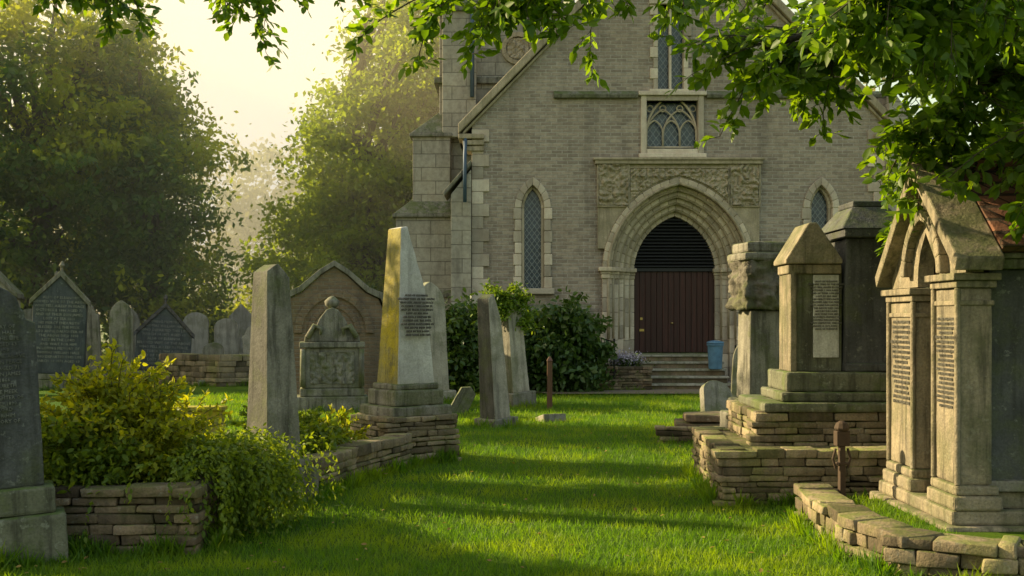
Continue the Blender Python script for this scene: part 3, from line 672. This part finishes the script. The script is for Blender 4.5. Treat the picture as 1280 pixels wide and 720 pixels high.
headstone('gabled_stone_tomb',(-13.3,28.8,0),math.radians(14),'gable',1.1,2.5,.8,M_PALE,[(1.4,1.1,.3)],(0,0),0,None,.1,M_GREY,M_GREY)
headstone('gabled_stone_tomb',(-12.6,31,0),math.radians(8),'gable',.9,2.3,.6,M_GREY,[(1.2,.9,.3)],(0,0),0,None,.1,M_GREY,M_GREY)
headstone('pale_headstone',(-4.45,21.5,0),math.radians(25),'round',.36,1.45,.14,M_WHITE,[(.5,.3,.15)],(0,math.radians(-4)))
hs=[(-8.4,33,'round',.7,1.5,M_PALE),(-7.7,35,'gothic',.8,1.9,M_GREY),(-12,35,'gothic',.8,1.9,M_GREY),(-10.2,36,'round',.8,1.7,M_PALE),(-6.9,30.5,'shoulder',.7,1.3,M_PALE),(-6.2,33,'gable',.8,1.7,M_GREY),
    (-14.5,34,'round',.8,1.8,M_GREY),(-9.2,38,'gable',.8,2.0,M_PALE),(-5.4,29,'round',.6,1.1,M_GREY),(-11.7,23.8,'round',.7,1.3,M_GREY),(-12.9,25,'gothic',.8,1.7,M_GREY),(-7.3,27.5,'round',.5,.9,M_GREY),(-15.5,30,'shoulder',.9,2.0,M_PALE)]
for x,y,k,ww,hh,m in hs: headstone('weathered_headstone',(x,y,0),math.radians(random.uniform(0,28)),k,ww,hh,.18,m,[(ww+.25,.4,.15)],(math.radians(random.uniform(-3,3)),math.radians(random.uniform(-5,5))))
e=empty('rubble_boundary_wall'); drystone('stones',e,[(-8.6,28.2),(-7.0,27.2),(-6.0,27.6)],False,.75,.4,M_DRY,(.08,.15),(.2,.5),.03)
e=empty('sunlit_kerb_stone',(-4.4,15.6,0),math.radians(6)); bm=bmesh.new(); box(bm,-.38,.38,-.1,.1,-.05,.34); box(bm,-.41,.41,-.13,.13,.341,.40); emit('kerb',bm,M_MOSSY,e,.015,wear=.02)  # yellow stone carries the kerb's sunlit tint in its colour
shrub('weed_clump',(-4.55,14.6,0),[(0,0,.2,.18,.18,.2)],20,30,.06,.09,M_FERN)

# ------------------------------------------------------------------ memorials, right
e=empty('canopied_tomb')
TUFT.append((Vector((2.93,7.56,0)),Vector((2.93,9.2,0)),.04))
bm=bmesh.new(); box(bm,2.93,4.9,7.56,9.2,-.05,.20); box(bm,2.99,4.9,7.62,9.15,.201,.30)
box(bm,3.18,4.9,7.70,9.1,.301,.42)
box(bm,3.0,3.34,7.60,8.12,.301,.40);box(bm,3.02,3.32,7.62,8.10,.401,.47); box(bm,3.0,3.5,8.44,9.08,.301,.40); box(bm,3.02,3.5,8.46,9.06,.401,.47)
emit('stepped_base',bm,M_TOMB,e,.018,wear=.02,lev=5)
bm=bmesh.new(); box(bm,3.05,3.28,7.645,8.07,.471,1.82); box(bm,3.05,3.45,8.49,9.03,.471,1.74)
emit('inscribed_piers',bm,M_TOMB,e,.015,wear=.01)
bm=bmesh.new()
for y0,y1,z in ((7.645,8.07,1.82),(8.49,9.03,1.74)):
    box(bm,3.02,3.30,y0-.03,y1+.03,z+.001,z+.05); box(bm,2.99,3.32,y0-.06,y1+.06,z+.051,z+.10); box(bm,3.035,3.29,y0-.015,y1+.015,z-.12,z-.085)
    for q in (0.0,1.0): tube(bm,[(3.04,y0+(y1-y0)*q,.47),(3.04,y0+(y1-y0)*q,z)],[.022]*2,8)
emit('pier_capitals',bm,M_TOMB,e,.008)
inscription(e,(3.05,7.86,1.62),0,0,.028,20,M_TEXTD,rotz=-math.pi/2); inscription(e,(3.05,8.76,1.60),0,0,.034,17,M_TEXTD,rotz=-math.pi/2)
bm=bmesh.new(); box(bm,3.285,4.9,7.72,8.3,.421,1.95); emit('dark_front_slab',bm,M_DARK,e,.012)
bm=bmesh.new(); box(bm,3.27,4.95,7.66,7.9,1.951,2.02); box(bm,3.27,4.95,7.62,7.92,2.021,2.06); box(bm,3.25,4.95,7.65,7.80,.425,.50)
emit('slab_mouldings',bm,M_GREY,e,.01)
bm=bmesh.new(); box(bm,3.46,4.9,8.305,9.05,.3,1.95); emit('rear_body',bm,M_RBRICK,e,0)
gy0,gy1,gp=7.60,9.08,8.34
plate('gable_front',[(gy0,1.925),(gy0+.02,2.0),(gp,2.68),(gy1-.02,1.95),(gy1,1.85),(8.50,1.85),(8.50,1.90)]+[(gp+x,z) for x,z in [(.15,2.0),(.10,2.12),(0,2.25),(-.10,2.14),(-.22,2.0),(-.27,1.925)]],[],-.12-3.08,-3.08,M_TOMB,e,Matrix.Rotation(math.pi/2,4,'Z'))
bm=bmesh.new()
for pts in ([(gy0-.08,1.93),(gp,2.66),(gp,2.78),(gy0-.12,2.02)],[(gy1+.06,1.86),(gp,2.66),(gp,2.78),(gy1+.10,1.95)]):
    prism(bm,pts,2.97,3.30,'x')
ring(bm,gp-.05,1.93,.1,.42,.50,3.01,3.2,5,'x')
emit('gable_coping',bm,M_TOMB,e,.012)
bm=bmesh.new()
prism(bm,[(7.58,2.062),(gp,2.68),(gp,2.74),(7.52,2.10)],3.305,5.0,'x'); prism(bm,[(gy1,1.95),(gp,2.68),(gp,2.74),(gy1+.06,1.98)],3.305,5.0,'x')
emit('tiled_roof',bm,M_TILE,e,.006)
bm=bmesh.new(); tube(bm,[(3.33,gp,2.76),(5.0,gp,2.76)],[.05]*2,8); emit('ridge',bm,M_TILE,e,0)
e=empty('pedestal_tomb')
drystone('lower_drystone_tier',e,[(1.92,9.78),(3.6,9.78),(3.75,11.6),(2.0,11.6)],True,.47,.22,M_DRY)
drystone('upper_drystone_tier',e,[(2.33,10.25),(3.8,10.25),(3.8,11.5),(2.33,11.5)],True,.76,.2,M_DRY,z0=.42)
bm=bmesh.new(); box(bm,1.92,3.65,9.8,11.55,0,.462); box(bm,2.34,3.75,10.26,11.45,.463,.75); emit('core',bm,M_DRY,e,0)
bm=bmesh.new(); box(bm,2.28,3.95,10.12,11.3,.765,.85); box(bm,2.46,3.75,10.22,11.1,.851,.94); box(bm,2.52,3.68,10.28,11.05,.941,1.12)
emit('stone_steps',bm,M_GREEN,e,.02,wear=.025,lev=5)
bm=bmesh.new(); box(bm,2.62,3.07,10.42,10.78,1.121,2.10); emit('inscribed_pier',bm,M_GREEN,e,.012)
bm=bmesh.new(); box(bm,2.58,2.64,10.38,10.82,1.121,2.10); emit('sunlit_edge_strip',bm,M_TOMB,e,.012,wear=.01)  # lighter strip on the pier edge, sunlight put into its stone colour
bm=bmesh.new(); box(bm,2.80,3.04,10.405,10.43,1.25,2.02); emit('white_tablet',bm,M_WHITE,e,.006)
inscription(e,2.92,10.406,1.97,.024,17,M_TEXTD)
bm=bmesh.new()
prism(bm,[(2.53,2.12),(3.055,2.12),(3.055,2.16),(2.82,2.5),(2.74,2.5),(2.53,2.16)],10.34,10.84)
box(bm,2.56,3.055,10.38,10.80,2.03,2.117); emit('gabled_cap',bm,M_TOMB,e,.012)
bm=bmesh.new(); frus(bm,3.36,10.75,1.121,2.36,.56,.8,.53,.76); box(bm,3.075,3.66,10.31,11.2,1.122,1.2) ; emit('tall_slab',bm,M_DARK,e,.015,wear=.01)
bm=bmesh.new(); box(bm,3.06,3.68,10.30,11.2,2.36,2.44); frus(bm,3.36,10.75,2.441,2.66,.66,.92,.34,.5); box(bm,3.2,3.52,10.52,11.0,2.662,2.72); emit('slab_cap',bm,M_DARK,e,.012)
e=empty('carved_stone_pillar',(3.12,14,0),math.radians(8))
bm=bmesh.new(); box(bm,-.42,.42,-.4,.4,-.05,.45); box(bm,-.34,.34,-.32,.32,.451,.62); frus(bm,0,0,.621,1.72,.5,.48,.46,.46); box(bm,-.34,.34,-.34,.34,2.33,2.43); box(bm,-.29,.29,-.29,.29,2.431,2.56)
emit('pillar',bm,M_GREY,e,.03,wear=.03)
bm=bmesh.new(); bmesh.ops.create_cube(bm,size=1); bmesh.ops.subdivide_edges(bm,edges=bm.edges,cuts=20,use_grid_fill=True)
for v in bm.verts:
    p=v.co.copy(); q=Vector((p.x*.62,p.y*.62,2.03+p.z*.6)); k=noise.noise(q*7)*.08+noise.noise(q*16)*.06
    v.co=q+Vector((p.x,p.y,p.z*.2)).normalized()*k
emit('carved_block',bm,M_ROUGH,e,0,True)
bm=bmesh.new(); e=empty('stepped_ledger_slabs',(2.62,15.1,0),math.radians(-6))
box(bm,-.5,.6,-.5,.5,-.05,.12,.02); box(bm,-.42,.6,-.4,.45,.122,.24,.02); box(bm,-.3,.5,-.35,.4,.245,.34,.02); emit('slabs',bm,M_DRYD,e,.02,wear=.03)
drystone('rubble_edge',e,[(-.55,-.55),(.55,-.55)],False,.2,.2,M_DRYD)
e=headstone('leaning_grave_slab',(3.05,16.6,0),math.radians(20),'round',.5,.75,.12,M_GREY,None,(math.radians(-25),math.radians(12)))
headstone('weathered_headstone',(4.0,19,0),math.radians(-10),'gothic',.6,1.2,.15,M_GREY,[(.8,.4,.15)],(0,.05))
e=empty('curved_kerb_wall'); drystone('kerb_stones',e,[(2.42,8.95),(2.37,8.2),(2.36,7.5),(2.52,6.95),(2.95,6.7),(3.5,6.55)],False,.27,.26,M_DRY,(.06,.11),(.14,.32),.035)
bm=bmesh.new(); vs=[bm.verts.new(p) for p in ((2.45,8.95,.17),(2.42,7.5,.17),(2.6,7.0,.17),(3.0,6.75,.17),(5,6.6,.17),(5,9,.17))]; bm.faces.new(vs); emit('plot_soil',bm,M_LAWN,e,0)
e=empty('iron_grave_marker',(2.62,8.9,.0),math.radians(10)); bm=bmesh.new()
frus(bm,0,0,0,.62,.05,.05,.045,.045); box(bm,-.055,.055,-.035,.035,.60,.72); lathe(bm,[(.05,.721),(.06,.74),(.045,.78),(.015,.80)],0,0,10)
box(bm,-.045,.045,-.03,.03,.45,.47); tube(bm,[(-.05,0,.42),(-.075,0,.5),(-.05,0,.58)],[.012]*3,6); tube(bm,[(.05,0,.42),(.075,0,.5),(.05,0,.58)],[.012]*3,6)
emit('marker',bm,M_RUST,e,.006)

# ------------------------------------------------------------------ grass
n=230000
u=rng.random(n); yy=6.2+18*u**1.6; xx=rng.uniform(-1,1,n)*np.minimum(yy*.5,6.5)
Pg=np.stack([xx,yy],1); Sg=rng.uniform(.025,.06,n)*(1+yy/30)
TP=[];TS=[]
for a,b,off in TUFT:
    L=(b-a).length; k=int(L*(420 if a.y<14 else 160)); 
    if k<2: continue
    d=(b-a).normalized(); nn=Vector((d.y,-d.x,0)); f=rng.random(k); o=off+np.abs(rng.normal(size=k))*.035
    TP.append(np.stack([a.x+(b.x-a.x)*f+nn.x*o,a.y+(b.y-a.y)*f+nn.y*o],1)); TS.append(rng.uniform(.06,.15,k)*(.5+.9*np.abs(np.sin(f*L*5+a.x))))
Pg=np.vstack([Pg]+TP); Sg=np.concatenate([Sg]+TS)
zz=np.array([gh(a,b) for a,b in Pg])-.012
inp=(Pg[:,0]>2.5)&(Pg[:,1]<8.95)&(Pg[:,1]>6.9)&(Pg[:,0]<2.92); zz[inp]=.165
d=rng.normal(size=(len(Pg),3))*.45; d[:,2]=1
leaves('grass',np.column_stack([Pg,zz]),Sg,M_BLADE,None,'blade',dirs=d)
k=600; y=rng.uniform(6.5,20,k); x=rng.uniform(-.45,.45,k)*y
leaves('fallen_leaves',np.stack([x,y,np.array([gh(a,b) for a,b in zip(x,y)])+.035],1),rng.uniform(.025,.05,k),leafmat('dry_leaf',(.18,.11,.03),(.28,.2,.05),.3),None,'leaf',dirs=np.column_stack([rng.normal(size=(k,2)),rng.normal(size=k)*.2]),flat=4)

# ------------------------------------------------------------------ shrubs by church
M_LAUREL=leafmat('laurel_leaves',(.035,.075,.018),(.075,.13,.03),.3,rough=.35)
def bush(loc,rx,rz): 
    shrub('laurel_bush',loc,[(0,0,rz*.5,rx,rx*.7,rz*.55)],260,45,.12,.14,M_LAUREL,'leaf',.6)
bush((-1.05,24.6,0),.95,1.85); bush((1.2,24.9,0),.95,1.85); bush((.35,25.6,0),.7,1.5)
# ------------------------------------------------------------------ trees
M_DKT=leafmat('dark_tree_leaves',(.05,.12,.03),(.12,.19,.035),.5,(1.9,1.8,.4),patch=((.36,.38,.02),.3))  # bright patches paint sunlit foliage into the leaf colour
M_LIM=leafmat('lime_tree_leaves',(.15,.22,.015),(.30,.36,.02),.55,(1.9,1.75,.3))
M_PALT=leafmat('distant_tree_leaves',(.20,.20,.05),(.30,.28,.07),.5,(1.6,1.4,.6))  # paler warm leaves put distance haze into the colour
tree('yew_tree',(-16,37,0),[(0,0,8.5,4.6,4,5.5),(-2,0,5,4.5,4,4)],420,110,.42,.24,M_DKT,.5)
tree('yew_tree',(-12.6,39,0),[(0,0,6.2,2.4,2.6,3.4),(-1.4,0,9.4,2.4,2.4,2.8),(-.3,-.5,2.8,2.6,2.4,2.2)],330,110,.40,.22,M_DKT,.4)
tree('yew_tree',(-19,33,0),[(0,0,8,3.6,4,5)],200,110,.45,.24,M_DKT,.5)
tree('beech_tree',(-5.6,41,0),[(0.5,0,7.2,2.7,3,4.0),(2.8,0,12,2.6,3,4.5),(-.4,0,4,3.0,3,3)],500,130,.40,.22,M_LIM,.45)
tree('beech_tree',(-1.5,44,0),[(0,0,9,3.5,3,7)],230,120,.5,.24,M_LIM,.4)
e=empty('understorey_shrubs'); Cc,P=clumps([(-9,42,1.2,4,2,1.9),(-14,41,1.5,5,2,2.6),(-4,37.5,1.3,3,1.5,2.0),(-19,38,2,4,3,3),(-5.5,34,.8,1.5,1,1.4)],420,90,.35); leaves('foliage',P[P[:,2]>0],.2,M_DKT,e,flat=.5)
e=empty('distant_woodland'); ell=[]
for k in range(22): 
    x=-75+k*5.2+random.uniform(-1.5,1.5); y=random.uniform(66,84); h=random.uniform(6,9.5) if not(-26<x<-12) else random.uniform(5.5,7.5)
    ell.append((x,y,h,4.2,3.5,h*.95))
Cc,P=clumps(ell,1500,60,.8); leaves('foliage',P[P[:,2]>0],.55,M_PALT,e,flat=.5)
# trees added out of view to the left, crowns shaped to dapple the lawn
tree('offscreen_shade_tree',(-10.0,10.3,0),[(0,0,4.75,1.6,.55,.95)],80,90,.20,.16,M_LIM,.2,shell=.1)
tree('offscreen_shade_tree',(-10.4,14.1,0),[(0,0,5.6,1.8,.30,1.0)],60,90,.17,.16,M_LIM,.18,shell=.1)
tree('offscreen_shade_tree',(-10.8,16.0,0),[(0,0,5.6,1.6,.28,1.0)],50,90,.17,.16,M_LIM,.18,shell=.1)
tree('offscreen_shade_tree',(-13.2,20.6,0),[(0,0,7.2,2.4,1.6,1.5)],90,90,.28,.18,M_LIM,.25,shell=.15)

# ------------------------------------------------------------------ overhanging boughs
M_NEAR=leafmat('near_tree_leaves',(.06,.125,.012),(.14,.22,.018),.55,(2.0,1.9,.3),rough=.45)
def boughs(name,trunk,limbs,ntw,tw_len,lsize,extra=None):
    e=empty(name); bm=bmesh.new(); P=[];D=[]
    tube(bm,[(trunk[0],trunk[1],-.2),(trunk[0]+.05,trunk[1],1.2),(trunk[0],trunk[1]+.1,3),(trunk[0]+.2,trunk[1],5.5)],[.42,.32,.27,.12],12)
    for L,dens in limbs:
        L=[Vector(p) for p in L]; n=len(L); tube(bm,L,[.11*(1-.88*i/(n-1))+.006 for i in range(n)],7)
        for k in range(int(ntw*dens)):
            f=random.uniform(.25,1)**.8*(n-1); i=min(int(f),n-2); p=L[i].lerp(L[i+1],f-i)
            u=(L[i+1]-L[i]).normalized()
            d=(u*random.uniform(.1,1.1)+Vector((random.gauss(0,.55),random.gauss(0,.6),random.gauss(-.25,.45)))).normalized()
            tl=tw_len*random.uniform(.5,1.3); pts=[p]
            for q in range(6):
                p=p+d*tl/6; d=(d+Vector((random.gauss(0,.13),random.gauss(0,.13),-.11))).normalized(); pts.append(p)
                if q>0:
                    for s in range(2):
                        sd=(d*.7+Vector((random.gauss(0,.7),random.gauss(0,.7),random.gauss(-.1,.5)))).normalized(); sl=random.uniform(.08,.2)
                        tube(bm,[p,p+sd*sl],[.003,.0015],3)
                        for z in range(5):
                            pp=p+sd*sl*(z+1)/5; P.append(tuple(pp)); dd=sd+Vector((random.gauss(0,.7),random.gauss(0,.7),random.gauss(-.2,.5))); D.append(tuple(dd))
            tube(bm,pts,[.009-.001*q for q in range(7)],4)
    leaves('leaves',P,lsize*rng.uniform(.6,1.35,len(P)),M_NEAR,e,'leaf',dirs=np.array(D),flat=1.0)
    emit('trunk_and_branches',bm,M_BARK,e,0,True)
    if extra:
        Cc,Q=clumps(extra,120,80,.35); leaves('upper_crown',Q,.14,M_NEAR,e,'quad',flat=1)
    return e
T=(7.8,9.6)
boughs('overhanging_tree',T,[
 ([(7.8,9.6,3),(5.8,9.2,4.3),(3.8,8.8,4.5),(1.8,8.6,4.4),(.4,8.4,4.25),(-.6,8.3,4.05)],1.2),
 ([(7.8,9.6,3.2),(5.5,8.6,4.1),(4.0,8.2,4.1),(2.8,8.0,3.85),(1.8,8.0,3.55)],1.8),
 ([(7.8,9.6,2.6),(6.2,8.3,3.5),(5.0,7.7,3.6),(4.1,7.4,3.3),(3.5,7.3,2.9)],2.2),
 ([(7.8,9.6,2.6),(6.2,8.3,3.3),(5.2,7.5,3.3),(4.4,7.2,3.0),(3.9,7.1,2.5)],2.2),
 ([(5.8,9.2,4.3),(4.6,8.8,3.9),(3.7,8.5,3.5),(3.1,8.4,3.1)],1.6),
 ([(7.8,9.6,3.0),(6.2,9.8,3.7),(5.0,9.9,3.6),(4.2,9.8,3.2),(3.7,9.8,2.75)],1.8),
 ([(6.2,8.3,3.5),(5.0,7.2,3.4),(4.2,6.9,3.1),(3.7,6.8,2.75)],1.6),
 ([(6.4,9.4,4.6),(5.0,9.2,4.55),(3.9,9.0,4.35),(3.0,8.9,4.1)],2.0),
 ([(5.5,8.6,4.1),(4.2,7.4,4.1),(3.0,7.0,3.85),(2.2,6.9,3.65)],1.5)],46,.62,.095,[(7.5,10,6.4,2.6,2.2,1.1)])
boughs('overhanging_lime_tree',(-7.4,9.4),[
 ([(-7.4,9.4,3),(-5.6,9.3,4.6),(-4.0,9.2,4.7),(-2.8,9.1,4.5),(-1.7,9,4.3)],.8),
 ([(-5.6,9.3,4.6),(-4.6,8.8,4.6),(-3.6,8.8,4.45),(-3.2,8.8,4.2)],.5)],36,.5,.08)

# ------------------------------------------------------------------ morning haze (real volume)
m,nt=new_mat('morning_haze'); vs=N(nt,'ShaderNodeVolumeScatter'); vs.inputs['Density'].default_value=.024; vs.inputs['Anisotropy'].default_value=.25; vs.inputs['Color'].default_value=(1,.89,.58,1)
o=N(nt,'ShaderNodeOutputMaterial'); nt.links.new(vs.outputs[0],o.inputs['Volume'])
bm=bmesh.new(); box(bm,-24,14,29,92,-.5,17); emit('morning_haze',bm,m,None,0)
